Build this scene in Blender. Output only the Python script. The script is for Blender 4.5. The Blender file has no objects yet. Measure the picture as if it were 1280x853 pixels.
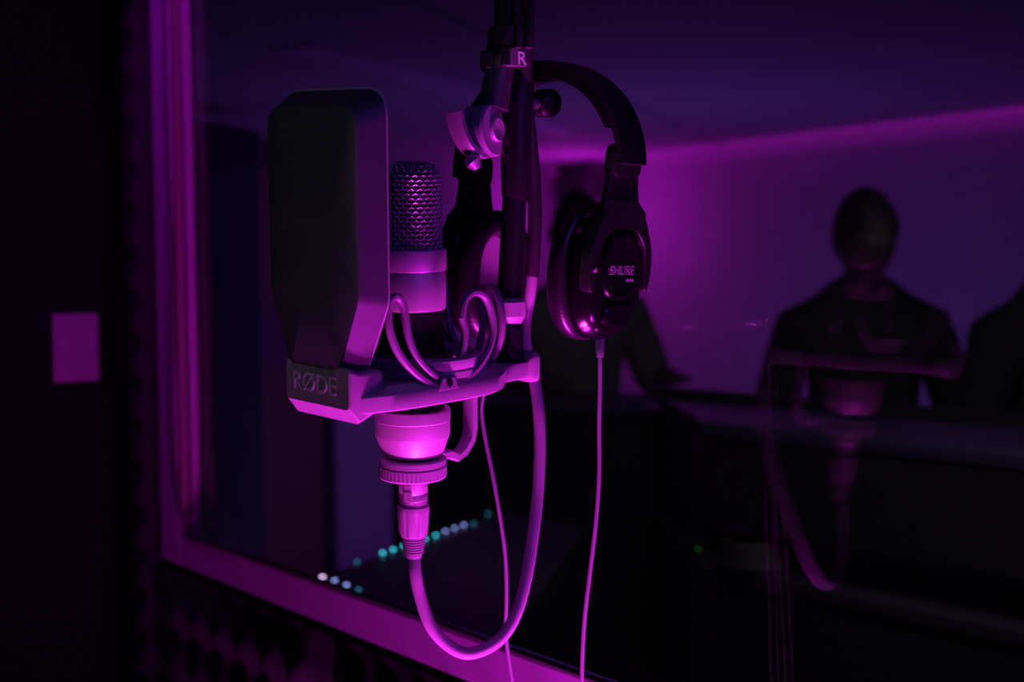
import bpy, bmesh, math, random
from mathutils import Vector, Matrix
random.seed(4)
C = bpy.context.scene.collection
S = bpy.context.scene

# ------------------------------------------------------------------ camera, light, exposure
FPX = 1778.0                                    # 50 mm lens on a 36 mm sensor, frame 1280 px wide
PITCH = math.atan(71 / FPX)
CAM = Vector((0, 0, 1.5))
cd = bpy.data.cameras.new('camera'); cam = bpy.data.objects.new('camera', cd); C.objects.link(cam)
cd.sensor_width = 36; cd.lens = 36 * FPX / 1280; cd.clip_start = .02
ROLL = math.radians(.7)
FW = Vector((0, math.cos(PITCH), -math.sin(PITCH))); UP0 = Vector((0, math.sin(PITCH), math.cos(PITCH))); RT0 = Vector((1, 0, 0))
RT = RT0 * math.cos(ROLL) - UP0 * math.sin(ROLL); UP = UP0 * math.cos(ROLL) + RT0 * math.sin(ROLL)
cam.matrix_world = Matrix.Translation(CAM) @ Matrix((RT, UP, -FW)).transposed().to_4x4()
cd.dof.use_dof = True; cd.dof.focus_distance = 1.0; cd.dof.aperture_fstop = 5.6
S.camera = cam
S.view_settings.view_transform = 'Standard'; S.view_settings.look = 'None'
S.view_settings.gamma = 1; S.view_settings.use_curve_mapping = False
S.view_settings.exposure = 0
S.cycles.use_denoising = True
S.cycles.max_bounces = 8

world = bpy.data.worlds.new('world'); S.world = world; world.use_nodes = True
bg = world.node_tree.nodes['Background']; bg.inputs[0].default_value = (.30, .25, .55, 1); bg.inputs[1].default_value = .006


def lamp(name, kind, loc, power, color, size=.1, target=None, spot=None, size_y=None):
    l = bpy.data.lights.new(name, kind); l.energy = power; l.color = color
    if kind == 'AREA':
        l.size = size
        if size_y: l.shape = 'RECTANGLE'; l.size_y = size_y
    else:
        l.shadow_soft_size = size
    if spot: l.spot_size = math.radians(spot); l.spot_blend = .6
    o = bpy.data.objects.new(name, l); C.objects.link(o); o.location = loc
    if target is not None:
        o.rotation_euler = (Vector(target) - Vector(loc)).to_track_quat('-Z', 'Y').to_euler()
    return o


MAG = (1.0, .015, .95)
VIO = (.28, .10, 1.0)
lamp('booth_floor_light', 'AREA', (.03, .84, .66), 17, (1.0, .035, .84), .12, (-.02, 1.0, 1.45))
lamp('booth_side_light', 'AREA', (.30, .80, .99), 2.1, (.86, .012, 1.0), .10, (-.06, 1.0, 1.56))
lamp('booth_wall_light', 'AREA', (.10, 1.02, .84), 6.5, (.9, .015, .96), .10, (-.03, 1.02, 1.5))
lamp('booth_top_light', 'SPOT', (-.58, 1.48, 2.2), 11, (.70, .01, 1.0), .06, (-.45, 1.90, 1.62), spot=52)
lamp('booth_left_fill', 'SPOT', (-.56, .42, 1.56), .85, (1.0, .95, 1.0), .05, (-.12, .95, 1.57), spot=30)  # added neutral fill with no lamp behind it, lifts the dark pop screen front
lamp('booth_fill_light', 'AREA', (.75, -.1, 1.95), 3.2, (.17, .06, 1.0), .5, (0, 1, 1.5))
lamp('control_wall_light', 'POINT', (.37, 8.25, 1.88), 4.4, (.85, .01, 1.0), .05)
lamp('control_cove_light', 'AREA', (1.55, 7.38, 2.17), .85, (.85, .01, .95), 4.2, (1.20, 7.84, 3), size_y=.06).rotation_euler = (math.pi, 0, math.atan2(-.799, .602))
lamp('control_fill_light', 'POINT', (.72, 6.0, .95), 7.5, (.27, .10, 1.0), .05)
lamp('control_front_fill', 'SPOT', (.45, 1.5, 2.2), 13, (.95, .85, 1.0), .1, (.7, 3.3, .9), spot=78)  # added neutral fill out of view, greys the black desks and jackets
lamp('control_side_light', 'AREA', (.0, 5.4, 1.4), .5, (.35, .16, 1.0), .6, (-1.4, 5.6, 1.2))

# ------------------------------------------------------------------ helpers


def P(x, y, d):                                 # a point of the room seen at (x, y), d metres along the view axis
    return CAM + d * (FW + (x - 640) / FPX * RT - (y - 426.5) / FPX * UP)


class MB:
    def __init__(s): s.v = []; s.f = []; s.m = []
    def add(s, vs, fs, mi=0):
        b = len(s.v); s.v += [Vector(v) for v in vs]; s.f += [tuple(i + b for i in f) for f in fs]; s.m += [mi] * len(fs); return s
    def box(s, c, d, M=None):
        c = Vector(c); x, y, z = d[0] / 2, d[1] / 2, d[2] / 2
        vs = [Vector((a * x, b * y, e * z)) for a in (-1, 1) for b in (-1, 1) for e in (-1, 1)]
        if M is not None: vs = [M @ v for v in vs]
        return s.add([c + v for v in vs], [(0, 1, 3, 2), (4, 6, 7, 5), (0, 4, 5, 1), (2, 3, 7, 6), (0, 2, 6, 4), (1, 5, 7, 3)])
    def hexa(s, b, t):                          # bottom loop, top loop
        n = len(b)
        return s.add(list(b) + list(t), [tuple(range(n))[::-1], tuple(range(n, 2 * n))] + [(i, (i + 1) % n, n + (i + 1) % n, n + i) for i in range(n)])
    def prism(s, pts, z0, z1, M=None):
        b = [Vector((p[0], p[1], z0)) for p in pts]; t = [Vector((p[0], p[1], z1)) for p in pts]
        if M is not None: b = [M @ v for v in b]; t = [M @ v for v in t]
        return s.hexa(b, t)
    def loft(s, loops, caps=True, closed=True):
        n = len(loops[0]); vs = [v for l in loops for v in l]; fs = []
        for k in range(len(loops) - 1):
            for i in range(n if closed else n - 1):
                j = (i + 1) % n
                fs.append((k * n + i, k * n + j, (k + 1) * n + j, (k + 1) * n + i))
        if caps:
            fs.append(tuple(range(n))[::-1]); fs.append(tuple(range((len(loops) - 1) * n, len(loops) * n)))
        return s.add(vs, fs)
    def lathe(s, prof, n=48, c=(0, 0, 0), M=None, caps=True):
        loops = []
        for r, z in prof:
            l = [Vector((r * math.cos(a), r * math.sin(a), z)) for a in (2 * math.pi * i / n for i in range(n))]
            if M is not None: l = [M @ v for v in l]
            loops.append([Vector(c) + v for v in l])
        return s.loft(loops, caps)
    def tube(s, path, r, n=10, caps=True, up=None, flat=None):
        path = [Vector(p) for p in path]; m = len(path)
        rs = r if isinstance(r, (list, tuple)) else [r] * m
        loops = []; prev = None
        for i in range(m):
            t = (path[min(i + 1, m - 1)] - path[max(i - 1, 0)]).normalized()
            if up is not None: u = Vector(up)
            elif prev is None: u = Vector((0, 0, 1)) if abs(t.z) < .9 else Vector((1, 0, 0))
            else: u = prev
            u = (u - t * u.dot(t)).normalized(); prev = u; w = t.cross(u)
            if flat:                             # rectangular strip: flat = (size along up, size across)
                a, b = flat[0] / 2, flat[1] / 2; q = .3
                cs = [(-a, -b * (1 - q)), (-a * (1 - q), -b), (a * (1 - q), -b), (a, -b * (1 - q)), (a, b * (1 - q)), (a * (1 - q), b), (-a * (1 - q), b), (-a, b * (1 - q))]
                loops.append([path[i] + u * x + w * y for x, y in cs])
            else:
                loops.append([path[i] + u * rs[i] * math.cos(2 * math.pi * k / n) + w * rs[i] * math.sin(2 * math.pi * k / n) for k in range(n)])
        return s.loft(loops, caps)
    def ring(s, path, r, n=5):                   # closed tube around the z axis
        m = len(path); loops = []
        for i in range(m):
            p = Vector(path[i]); t = (Vector(path[(i + 1) % m]) - Vector(path[i - 1])).normalized()
            u = Vector((0, 0, 1)); u = (u - t * u.dot(t)).normalized(); w = t.cross(u)
            loops.append([p + u * r * math.cos(2 * math.pi * k / n) + w * r * math.sin(2 * math.pi * k / n) for k in range(n)])
        loops.append(loops[0])
        return s.loft(loops, False)
    def grid(s, fn, nu, nv):
        vs = [fn(i / nu, j / nv) for i in range(nu + 1) for j in range(nv + 1)]; k = nv + 1
        return s.add(vs, [(i * k + j, (i + 1) * k + j, (i + 1) * k + j + 1, i * k + j + 1) for i in range(nu) for j in range(nv)])


def obj(name, mb, m, parent=None, smooth=40, bevel=0, seg=2, local=False):
    """links one mesh; world-space vertices unless local (then already in the parent's frame)"""
    me = bpy.data.meshes.new(name)
    vs = mb.v
    root = parent
    if parent is not None and not local:
        inv = ROOT[parent.name].inverted(); vs = [inv @ v for v in vs]
    elif parent is None:
        lo = [min(v[i] for v in vs) for i in range(3)]; hi = [max(v[i] for v in vs) for i in range(3)]
        org = Vector(((lo[0] + hi[0]) / 2, (lo[1] + hi[1]) / 2, lo[2])); vs = [v - org for v in vs]
    me.from_pydata([tuple(v) for v in vs], [], mb.f); me.update()
    bm = bmesh.new(); bm.from_mesh(me); bmesh.ops.recalc_face_normals(bm, faces=bm.faces); bm.to_mesh(me); bm.free()
    if smooth:
        me.shade_smooth(); me.set_sharp_from_angle(angle=math.radians(smooth))
    me.materials.append(m)
    o = bpy.data.objects.new(name, me); C.objects.link(o)
    if parent is not None: o.parent = parent; ROOT[o.name] = ROOT[parent.name]
    else: o.location = org; ROOT[o.name] = Matrix.Translation(org)
    if bevel:
        b = o.modifiers.new('b', 'BEVEL'); b.width = bevel; b.segments = seg; b.limit_method = 'ANGLE'; b.angle_limit = math.radians(35)
    return o


ROOT = {}


def tag(o, label, cat=None, group=None, kind=None):
    if label: o['label'] = label
    if cat: o['category'] = cat
    if group: o['group'] = group
    if kind: o['kind'] = kind
    return o


def thing(name, label, cat, M, group=None):
    if not isinstance(M, Matrix): M = Matrix.Translation(M)
    o = bpy.data.objects.new(name, None); C.objects.link(o); o.matrix_world = M; o.empty_display_size = .05
    ROOT[o.name] = M.copy()
    return tag(o, label, cat, group)


def struct(name, mb, m, parent=None, **k):
    o = obj(name, mb, m, parent, **k)
    if parent is None: o['kind'] = 'structure'
    return o


def spline(pts, n=8):                            # Catmull-Rom through the points
    pts = [Vector(p) for p in pts]; out = []
    for i in range(len(pts) - 1):
        a, b, c, d = pts[max(i - 1, 0)], pts[i], pts[i + 1], pts[min(i + 2, len(pts) - 1)]
        for k in range(n):
            t = k / n
            out.append(.5 * ((2 * b) + (c - a) * t + (2 * a - 5 * b + 4 * c - d) * t * t + (3 * b - a - 3 * c + d) * t ** 3))
    out.append(pts[-1]); return out


def text_mb(s, size, depth, M):
    cu = bpy.data.curves.new('txt', 'FONT'); cu.body = s; cu.size = size; cu.extrude = depth; cu.align_x = 'CENTER'; cu.align_y = 'CENTER'; cu.resolution_u = 4
    o = bpy.data.objects.new('txt', cu); C.objects.link(o)
    bpy.context.view_layer.update()
    me = bpy.data.meshes.new_from_object(o.evaluated_get(bpy.context.evaluated_depsgraph_get()))
    mb = MB(); mb.add([M @ v.co for v in me.vertices], [tuple(p.vertices) for p in me.polygons])
    bpy.data.objects.remove(o); bpy.data.curves.remove(cu); bpy.data.meshes.remove(me)
    return mb


def mat(name, col, rough=.5, metal=0, nscale=40, nvar=.15, bump=0, bscale=None, spec=.5, coat=0, emit=None, estr=0):
    m = bpy.data.materials.new(name); m.use_nodes = True; nt = m.node_tree; b = nt.nodes['Principled BSDF']
    tc = nt.nodes.new('ShaderNodeTexCoord'); nz = nt.nodes.new('ShaderNodeTexNoise'); nz.inputs['Scale'].default_value = nscale; nz.inputs['Detail'].default_value = 4
    nt.links.new(tc.outputs['Object'], nz.inputs['Vector'])
    mx = nt.nodes.new('ShaderNodeMix'); mx.data_type = 'RGBA'
    mx.inputs[6].default_value = (*[c * (1 - nvar) for c in col], 1); mx.inputs[7].default_value = (*[min(1, c * (1 + nvar)) for c in col], 1)
    nt.links.new(nz.outputs['Fac'], mx.inputs[0]); nt.links.new(mx.outputs[2], b.inputs['Base Color'])
    b.inputs['Roughness'].default_value = rough; b.inputs['Metallic'].default_value = metal
    b.inputs['Specular IOR Level'].default_value = spec; b.inputs['Coat Weight'].default_value = coat
    if bump:
        n2 = nt.nodes.new('ShaderNodeTexNoise'); n2.inputs['Scale'].default_value = bscale or nscale * 5; nt.links.new(tc.outputs['Object'], n2.inputs['Vector'])
        bp = nt.nodes.new('ShaderNodeBump'); bp.inputs['Strength'].default_value = bump; bp.inputs['Distance'].default_value = .002
        nt.links.new(n2.outputs['Fac'], bp.inputs['Height']); nt.links.new(bp.outputs['Normal'], b.inputs['Normal'])
    if emit: b.inputs['Emission Color'].default_value = (*emit, 1); b.inputs['Emission Strength'].default_value = estr
    return m


def mesh_mat(name, col):                         # woven black screen: fine dots of colour and relief
    m = mat(name, col, .45, 0); nt = m.node_tree; b = nt.nodes['Principled BSDF']
    tc = nt.nodes.new('ShaderNodeTexCoord'); v = nt.nodes.new('ShaderNodeTexVoronoi'); v.inputs['Scale'].default_value = 900
    nt.links.new(tc.outputs['Object'], v.inputs['Vector'])
    bp = nt.nodes.new('ShaderNodeBump'); bp.inputs['Strength'].default_value = .12; bp.inputs['Distance'].default_value = .0004
    nt.links.new(v.outputs['Distance'], bp.inputs['Height']); nt.links.new(bp.outputs['Normal'], b.inputs['Normal'])
    return m


M_ = dict(
    blackplastic=mat('black_plastic', (.010, .011, .012), .42, spec=.3, bump=.05, bscale=900),
    gloss=mat('glossy_black_plastic', (.004, .004, .005), .16),
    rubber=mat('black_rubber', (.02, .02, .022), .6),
    mount=mat('satin_mount_plastic', (.30, .28, .32), .42, bump=.04, bscale=1200),
    mountdark=mat('dark_mount_plastic', (.05, .05, .055), .45, bump=.04, bscale=1200),
    lyre=mat('lyre_plastic', (.19, .15, .22), .34),
    satin=mat('satin_nickel', (.55, .53, .55), .45, .5, nscale=200, nvar=.05),
    steel=mat('brushed_steel', (.60, .58, .60), .36, .6, nscale=300, nvar=.06),
    wire=mat('grille_wire', (.55, .52, .55), .32, .8),
    screen=mesh_mat('pop_screen', (.045, .05, .062)),
    cable=mat('cable_jacket', (.33, .30, .36), .38, nvar=.08),
    thincable=mat('thin_cable_jacket', (.30, .25, .34), .4),
    leather=mat('ear_pad_leatherette', (.013, .013, .015), .33, bump=.1, bscale=500),
    cloth=mat('driver_cloth', (.32, .28, .34), .8),
    print=mat('grey_print', (.22, .2, .25), .5),
    whiteprint=mat('white_print', (.9, .85, .9), .5),
    casing=mat('painted_wood_casing', (.21, .095, .25), .5, nscale=6, nvar=.1, bump=.05, bscale=60),
    jamb=mat('stained_wood_jamb', (.075, .028, .055), .6, nscale=8),
    bead=mat('dark_painted_bead', (.13, .05, .15), .55, nscale=8),
    foam=mat('black_acoustic_foam', (.012, .011, .016), .95, spec=.2, nscale=30, bump=.2, bscale=400),
    darkwall=mat('dark_wall_paint', (.003, .003, .004), .95, nscale=5, spec=.05),
    switch=mat('white_switch_plastic', (.10, .07, .115), .4),
    wallpaint=mat('control_wall_paint', (.45, .42, .46), .85, nscale=2, nvar=.06),
    ceil=mat('ceiling_paint', (.5, .46, .5), .8, nscale=2, nvar=.06),
    carpet=mat('dark_carpet', (.06, .05, .06), .95, nscale=80, bump=.2),
    wood=mat('dark_stained_wood', (.045, .038, .05), .5, nscale=12, nvar=.25),
    desk=mat('black_laminate', (.02, .02, .023), .4),
    desktop=mat('desk_top_laminate', (.035, .03, .06), .35),
    doorwood=mat('reddish_wood', (.22, .09, .08), .5, nscale=8),
    curtain=mat('blue_grey_curtain', (.16, .16, .24), .85, nscale=20),
    skin=mat('skin', (.07, .04, .032), .55),
    hair=mat('dark_hair', (.012, .010, .010), .6),
    jacket=mat('black_jacket_cloth', (.014, .014, .016), .85, nscale=60),
    tee=mat('grey_tee_cloth', (.12, .11, .13), .9, nscale=60),
    jeans=mat('dark_jeans', (.02, .02, .03), .9, nscale=90),
    shoe=mat('dark_shoe', (.02, .02, .02), .6),
    teal=mat('teal_led', (.02, .3, .3), .4, emit=(.03, .55, .70), estr=4.5),
    tealdim=mat('dim_teal_led', (.02, .2, .2), .4, emit=(.05, .4, .6), estr=.9),
    lav=mat('lavender_led', (.3, .3, .5), .4, emit=(.30, .36, .95), estr=3.0),
    white=mat('white_led', (.6, .5, .6), .4, emit=(.85, .55, .95), estr=4.5),
    green=mat('green_led', (.05, .3, .1), .4, emit=(.03, .5, .12), estr=.15),
)
g = bpy.data.materials.new('window_glass'); g.use_nodes = True; b = g.node_tree.nodes['Principled BSDF']
b.inputs['Base Color'].default_value = (.97, .98, 1, 1); b.inputs['Roughness'].default_value = 0; b.inputs['IOR'].default_value = 1.23; b.inputs['Transmission Weight'].default_value = 1
M_['glass'] = g

# ------------------------------------------------------------------ the window wall
UL = Vector((-.602, .799, 0)).normalized()      # along the wall, towards the far left
UR = -UL
N = Vector((.799, .602, 0)).normalized()        # square to the back wall
NW = Vector((.818, .575, 0)).normalized()       # square to the window wall, from the booth into the control room
UW = Vector((.575, -.818, 0)).normalized()
DW = .728


def onwall(px, dn=0):                            # foot point on the wall plane seen in column px
    t = (px - 640) / FPX; y = (DW + dn) / (NW.x * t + NW.y); return Vector((t * y, y, 0))


CL = onwall(203)                                 # outer left corner of the casing
MW = Matrix((UW, NW, Vector((0, 0, 1)))).transposed().to_4x4(); MW.translation = CL    # local: x along the wall to the right, y into the control room, z up
ZB = 1.129                                       # outer bottom of the casing
WW, ZT = 2.0, 2.12
CW, CH = .066, .042                              # casing board widths


def wbox(mb, x0, x1, y0, y1, z0, z1):
    vs = [MW @ Vector((x, y, z)) for x in (x0, x1) for y in (y0, y1) for z in (z0, z1)]
    return mb.add(vs, [(0, 1, 3, 2), (4, 6, 7, 5), (0, 4, 5, 1), (2, 3, 7, 6), (0, 2, 6, 4), (1, 5, 7, 3)])


ox0, ox1, oz0, oz1 = CW + .0015, WW - CW - .0015, ZB + CH - .009, ZT - CH + .008      # clear hole
mb = MB()
wbox(mb, -.22, ox0, .001, .022, 0, 2.4); wbox(mb, ox1, WW + .5, .001, .022, 0, 2.4); wbox(mb, ox0, ox1, .001, .022, 0, oz0); wbox(mb, ox0, ox1, .001, .022, oz1, 2.4)
struct('wall_front', mb, M_['darkwall'])
win = thing('window_1', None, None, MW @ Matrix.Translation((0, 0, ZB))); win['kind'] = 'structure'
for n_, a in (('casing_board', (0, CW, -.008, 0, ZB, ZT)), ('casing_board', (CW, WW - CW, -.008, 0, ZB, ZB + CH)), ('casing_board', (CW, WW - CW, -.016, 0, ZT - CH, ZT)), ('casing_board', (WW - CW, WW, -.008, 0, ZB, ZT))):
    obj(n_, wbox(MB(), *a), M_['casing'], win, bevel=.002)
JX0, JZ0 = ox0, oz0
for a in ((ox0, ox0 + .008, -.0075, .022, oz0, oz1), (ox1 - .008, ox1, -.0075, .022, oz0, oz1), (ox0 + .008, ox1 - .008, .001, .022, oz0, oz0 + .003), (ox0 + .008, ox1 - .008, .001, .022, oz1 - .006, oz1)):
    obj('jamb_board', wbox(MB(), *a), M_['jamb'], win)
GY = .014
a0, a1, b0, b1 = ox0 + .008, ox1 - .008, oz0 + .003, oz1 - .006
for a in ((a0, a0 + .014, GY - .012, GY - .0005, b0, b1), (a1 - .014, a1, GY - .012, GY - .0005, b0, b1), (a0 + .014, a1 - .014, GY - .012, GY - .0005, b0, b0 + .003), (a0 + .014, a1 - .014, GY - .012, GY - .0005, b1 - .012, b1)):
    obj('stop_bead', wbox(MB(), *a), M_['bead'], win, bevel=.002)
obj('pane', wbox(MB(), a0 + .002, a1 - .002, GY, GY + .006, b0 + .002, b1 - .002), M_['glass'], win, smooth=0)

# thin black cable stapled along the inside edge of the casing
def wp(x, y, z): return MW @ Vector((x, y, z))
cp = [wp(.061 + .003 * math.sin(i * 1.3), -.010, 2.1 - i * .09) for i in range(7)]
cp += [wp(.066, -.0105, 1.46), wp(.063, -.0105, 1.38), wp(.060, -.0105, 1.31), wp(.066, -.0105, 1.25), wp(.080, -.0105, ZB + .075), wp(.105, -.0105, ZB + .050), wp(.16, -.0105, ZB + .046)]
cp += [wp(.25 + .17 * i, -.0105, ZB + .046 + .001 * math.sin(i)) for i in range(10)]
tag(obj('cable_run', MB().tube(spline(cp, 6), .0033, 8), M_['rubber']), 'thin black cable pinned along the inner edge of the window casing', 'cable')

# booth side wall with the switch plate
mb = MB(); wbox(mb, -.34, -.22, -2.2, .12, 0, 2.4); struct('wall_left', mb, M_['darkwall'])
mb = MB(); mb.hexa([Vector((-3, -1.5, -.05)), Vector((1.6, -1.5, -.05)), MW @ Vector((WW + .5, 0, -.05)), MW @ Vector((-.22, 0, -.05)), ], [Vector((-3, -1.5, 0)), Vector((1.6, -1.5, 0)), MW @ Vector((WW + .5, 0, 0)), MW @ Vector((-.22, 0, 0))])
struct('floor', mb, M_['carpet'])


def sidey(px):                                   # wall-local y on the side wall face (local x = -.22) seen in column px
    o = MW @ Vector((-.22, 0, 0)); d = -NW; t_ = (px - 640) / FPX
    k = (t_ * o.y - o.x) / (d.x - t_ * d.y); return -k, (o + d * k).y


ya, da = sidey(64); yb, db = sidey(121)
zt = 1.5 + (361 - 391) / FPX * da; zb = 1.5 + (361 - 477) / FPX * da
sw = thing('switch_plate', 'pale blank switch plate on the dark side wall left of the window', 'switch', MW @ Matrix.Translation((-.22, (ya + yb) / 2, (zt + zb) / 2)))
mb = MB(); wbox(mb, -.2195, -.212, ya, yb, zb, zt); obj('plate', mb, M_['switch'], sw, bevel=.002)
zm = (zt + zb) / 2; ym = (ya + yb) / 2
mb = MB(); wbox(mb, -.213, -.2112, ym - .028, ym + .028, zm - .036, zm + .036); obj('rocker', mb, M_['switch'], sw, bevel=.0012)

# convoluted foam below the window and on the strip beside it
def foam(name, label, x0, x1, z0, z1, pitch=.07, dep=.026):
    def fn(u, v):
        x = x0 + (x1 - x0) * u; z = z0 + (z1 - z0) * v
        e = min(1, min((x1 - x0) * min(u, 1 - u), (z1 - z0) * min(v, 1 - v)) * 22)
        h = .006 + e * dep * (.5 + .25 * (math.sin(2 * math.pi * x / pitch) + math.sin(2 * math.pi * z / pitch)))
        return MW @ Vector((x, -h, z))
    nu = int((x1 - x0) / .008); nv = int((z1 - z0) / .008)
    mb = MB().grid(fn, nu, nv)
    tag(obj(name, mb, M_['foam'], smooth=180), label, 'foam panel', 'foam panels on the window wall')


for i in range(4):
    foam('acoustic_foam_panel', ['first', 'second', 'third', 'fourth'][i] + ' black egg crate foam panel from the corner under the window sill', .0 + i * .5, .497 + i * .5, ZB - .50, ZB - .010)
foam('acoustic_foam_panel', 'narrow black egg crate foam strip between side wall and window casing', -.12, -.004, ZB - .5, 2.1, .06, .018)

# ------------------------------------------------------------------ control room shell
D2 = Vector((.42, .907, 0)).normalized()
CB = Vector((.33, 9.17, 0))                      # far corner of the control room
ZC = 2.25
BR = CB + UR * 6.2; FL = CB - D2 * 8.6


def slab(a, b, z0, z1, th):                     # upright wall from a to b, thickness to the outside th
    n = Vector((-(b - a).y, (b - a).x, 0)).normalized() * th
    return MB().hexa([Vector((*q.xy, z0)) for q in (a, b, b + n, a + n)], [Vector((*q.xy, z1)) for q in (a, b, b + n, a + n)])


struct('wall_back', slab(BR, CB, 0, ZC, -.1), M_['wallpaint'])
WS = CB - D2 * 8.1
struct('wall_side', slab(CB, WS, 0, ZC, -.1), M_['wallpaint'])
e0 = MW @ Vector((-.22, .040, 0)); e1 = MW @ Vector((WW + .5, .040, 0))
E1 = e1 + NW * .01
struct('wall_right', slab(E1 + UR * .5, BR, 0, ZC, -.1), M_['wallpaint'])
poly = [CB, WS, e0, e1, E1 + UR * .5, BR]
mb = MB().hexa([Vector((*q.xy, -.05)) for q in poly], [Vector((*q.xy, 0)) for q in poly])
fl = struct('floor_control_room', mb, mat('control_room_floor', (.24, .21, .25), .6, nscale=3))
ce = thing('ceiling', None, None, (CB.x, CB.y, ZC)); ce['kind'] = 'structure'
mb = MB().hexa([Vector((*q.xy, ZC + .03)) for q in poly], [Vector((*q.xy, ZC + .1)) for q in poly])
obj('ceiling_slab', mb, M_['ceil'], ce)
# wide ceiling boards running along the room with open joints; one sags a little at the back wall
jd = Vector((.83, 2.42, 0)).normalized()
P0 = P(930, 196, 1); t0 = (ZC - 1.5) / (P0.z - 1.5); J0 = CAM + (P0 - CAM) * t0; J0.z = 0
side = Vector((jd.y, -jd.x, 0))
for k in range(-3, 3):
    a = J0 + side * (k * 1.75 + .008); b = J0 + side * ((k + 1) * 1.75 - .008)
    def clipb(q):                                # from the back wall towards the viewer
        s_ = ((CB - q).dot(N)) / jd.dot(N); return q + jd * s_
    qa, qb = clipb(a), clipb(b)
    L_ = 4.9 / jd.dot(N)
    qa2, qb2 = qa - jd * L_, qb - jd * L_
    dz = .012 if k in (-1, 1) else 0
    mb = MB().hexa([Vector((*q.xy, ZC - dz * e)) for q, e in ((qa, 1), (qb, 0), (qb2, 0), (qa2, 1))], [Vector((*q.xy, ZC + .028)) for q in (qa, qb, qb2, qa2)])
    obj('ceiling_panel', mb, M_['ceil'], ce)
A = P(366, 58, 1); B = P(562, 108, 1); D = P(700, 168, 1)
def atz(q, z): return CAM + (q - CAM) * ((z - 1.5) / (q.z - 1.5))
tr = [atz(q, ZC - .0065) for q in (A, B, D)]
mb = MB().tube(spline(tr, 4), .02, up=(0, 0, 1), flat=(.012, .17)); struct('light_band_1', mb, mat('ceiling_light_band', (.72, .55, .72), .7))  # light band on the ceiling, its brightness put into a paler strip

# side wall of the control room: curtain, reddish door, pale plate
def onside(px):                                  # point of the side wall in column px
    t_ = (px - 640) / FPX; k = (CB.x - t_ * CB.y) / (D2.x - t_ * D2.y); return CB - D2 * k
SN = Vector((D2.y, -D2.x, 0))                    # into the room
def sbox(mb, pa, pb, z0, z1, o0, o1):
    a, b = onside(pa), onside(pb)
    return mb.hexa([Vector((*(q + SN * o).xy, z0)) for q, o in ((a, o0), (b, o0), (b, o1), (a, o1))], [Vector((*(q + SN * o).xy, z1)) for q, o in ((a, o0), (b, o0), (b, o1), (a, o1))])
dr = thing('door_1', None, None, onside(370)); dr['kind'] = 'structure'
obj('door_leaf', sbox(MB(), 306, 392, 0, 2.02, .002, .05), M_['doorwood'], dr, bevel=.004)
obj('door_frame', sbox(MB(), 296, 305, 0, 2.1, .002, .07), M_['wood'], dr); obj('door_frame', sbox(MB(), 393, 402, 0, 2.1, .002, .07), M_['wood'], dr); obj('door_frame', sbox(MB(), 296, 402, 2.03, 2.1, .002, .069), M_['wood'], dr)
kn = onside(384) + SN * .08; kn.z = 1.02
obj('door_handle', MB().tube([kn - SN * .03, kn, kn - D2 * .1], .01, 8), M_['steel'], dr)
q = onside(325); z0 = 1.5 + (359 - 456) / FPX * q.y; z1 = 1.5 + (359 - 386) / FPX * q.y
pl = obj('notice_board', sbox(MB(), 303, 348, z0, z1, .052, .062), M_['switch'], bevel=.002)
tag(pl, 'small pale board fixed to the reddish door beyond the glass', 'notice')
a, b_ = onside(238), onside(297)
def cf(u, v):
    q = a.lerp(b_, u) + SN * (.10 + .035 * math.sin(u * 34 + .5 * math.sin(v * 3))); return Vector((q.x, q.y, .05 + 2.1 * v))
cu_ = thing('curtain', 'blue grey curtain hanging beside the door beyond the glass', 'curtain', (a.x, a.y, 0))
o = obj('curtain_cloth', MB().grid(cf, 60, 8), M_['curtain'], cu_, smooth=180); so = o.modifiers.new('s', 'SOLIDIFY'); so.thickness = .004
obj('curtain_rod', MB().tube([Vector((*(a - D2 * .1 + SN * .1).xy, 2.17)), Vector((*(b_ + D2 * .1 + SN * .1).xy, 2.17))], .012), M_['steel'], cu_)

# box on the back wall
def onback(px, off=0):
    t_ = (px - 640) / FPX; y = (CB.dot(N) - off) / (N.x * t_ + N.y); return Vector((t_ * y, y, 0))
q = onback(733, .1); za = 1.5 + (355 - 204) / FPX * q.y; zb_ = 1.5 + (355 - 252) / FPX * q.y
hw = 20 / FPX * q.y / .62
ws = thing('wall_speaker', 'small dark box speaker high on the back wall above a head', 'speaker', Vector((q.x, q.y, zb_)))
RB = Matrix((UR, N, Vector((0, 0, 1)))).transposed()
obj('cabinet', MB().box((q.x, q.y, (za + zb_) / 2), (2 * hw, .19, za - zb_), RB), M_['wood'], ws, bevel=.008)
obj('speaker_grille', MB().box(Vector((q.x, q.y, (za + zb_) / 2)) - N * .098, (2 * hw - .03, .012, za - zb_ - .03), RB), M_['rubber'], ws, bevel=.004)

# ------------------------------------------------------------------ desks and equipment in the control room
ZD = 1.232
K0 = P(822, 494, 1); K0 = CAM + (K0 - CAM) * ((ZD - 1.5) / (K0.z - 1.5))
K1 = P(878, 527, 1); K1 = CAM + (K1 - CAM) * ((ZD - 1.5) / (K1.z - 1.5))
K2 = K1 + UR * 1.35; K3 = K0 + UR * 1.9
def pl4(z0, z1, ins=0):
    c = (K0 + K1 + K2 + K3) / 4; ps = [p.lerp(c, ins) for p in (K0, K1, K2, K3)]
    return MB().hexa([Vector((*p.xy, z0)) for p in ps], [Vector((*p.xy, z1)) for p in ps])
ds = thing('control_desk', 'tall black control desk with a raised shelf in front of the standing figure', 'desk', Vector((K0.x, K0.y, 0)))
obj('desk_top', pl4(ZD - .03, ZD), M_['desktop'], ds, bevel=.006)
obj('front_panel', pl4(1.036, ZD - .031, .03), M_['desk'], ds)
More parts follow.
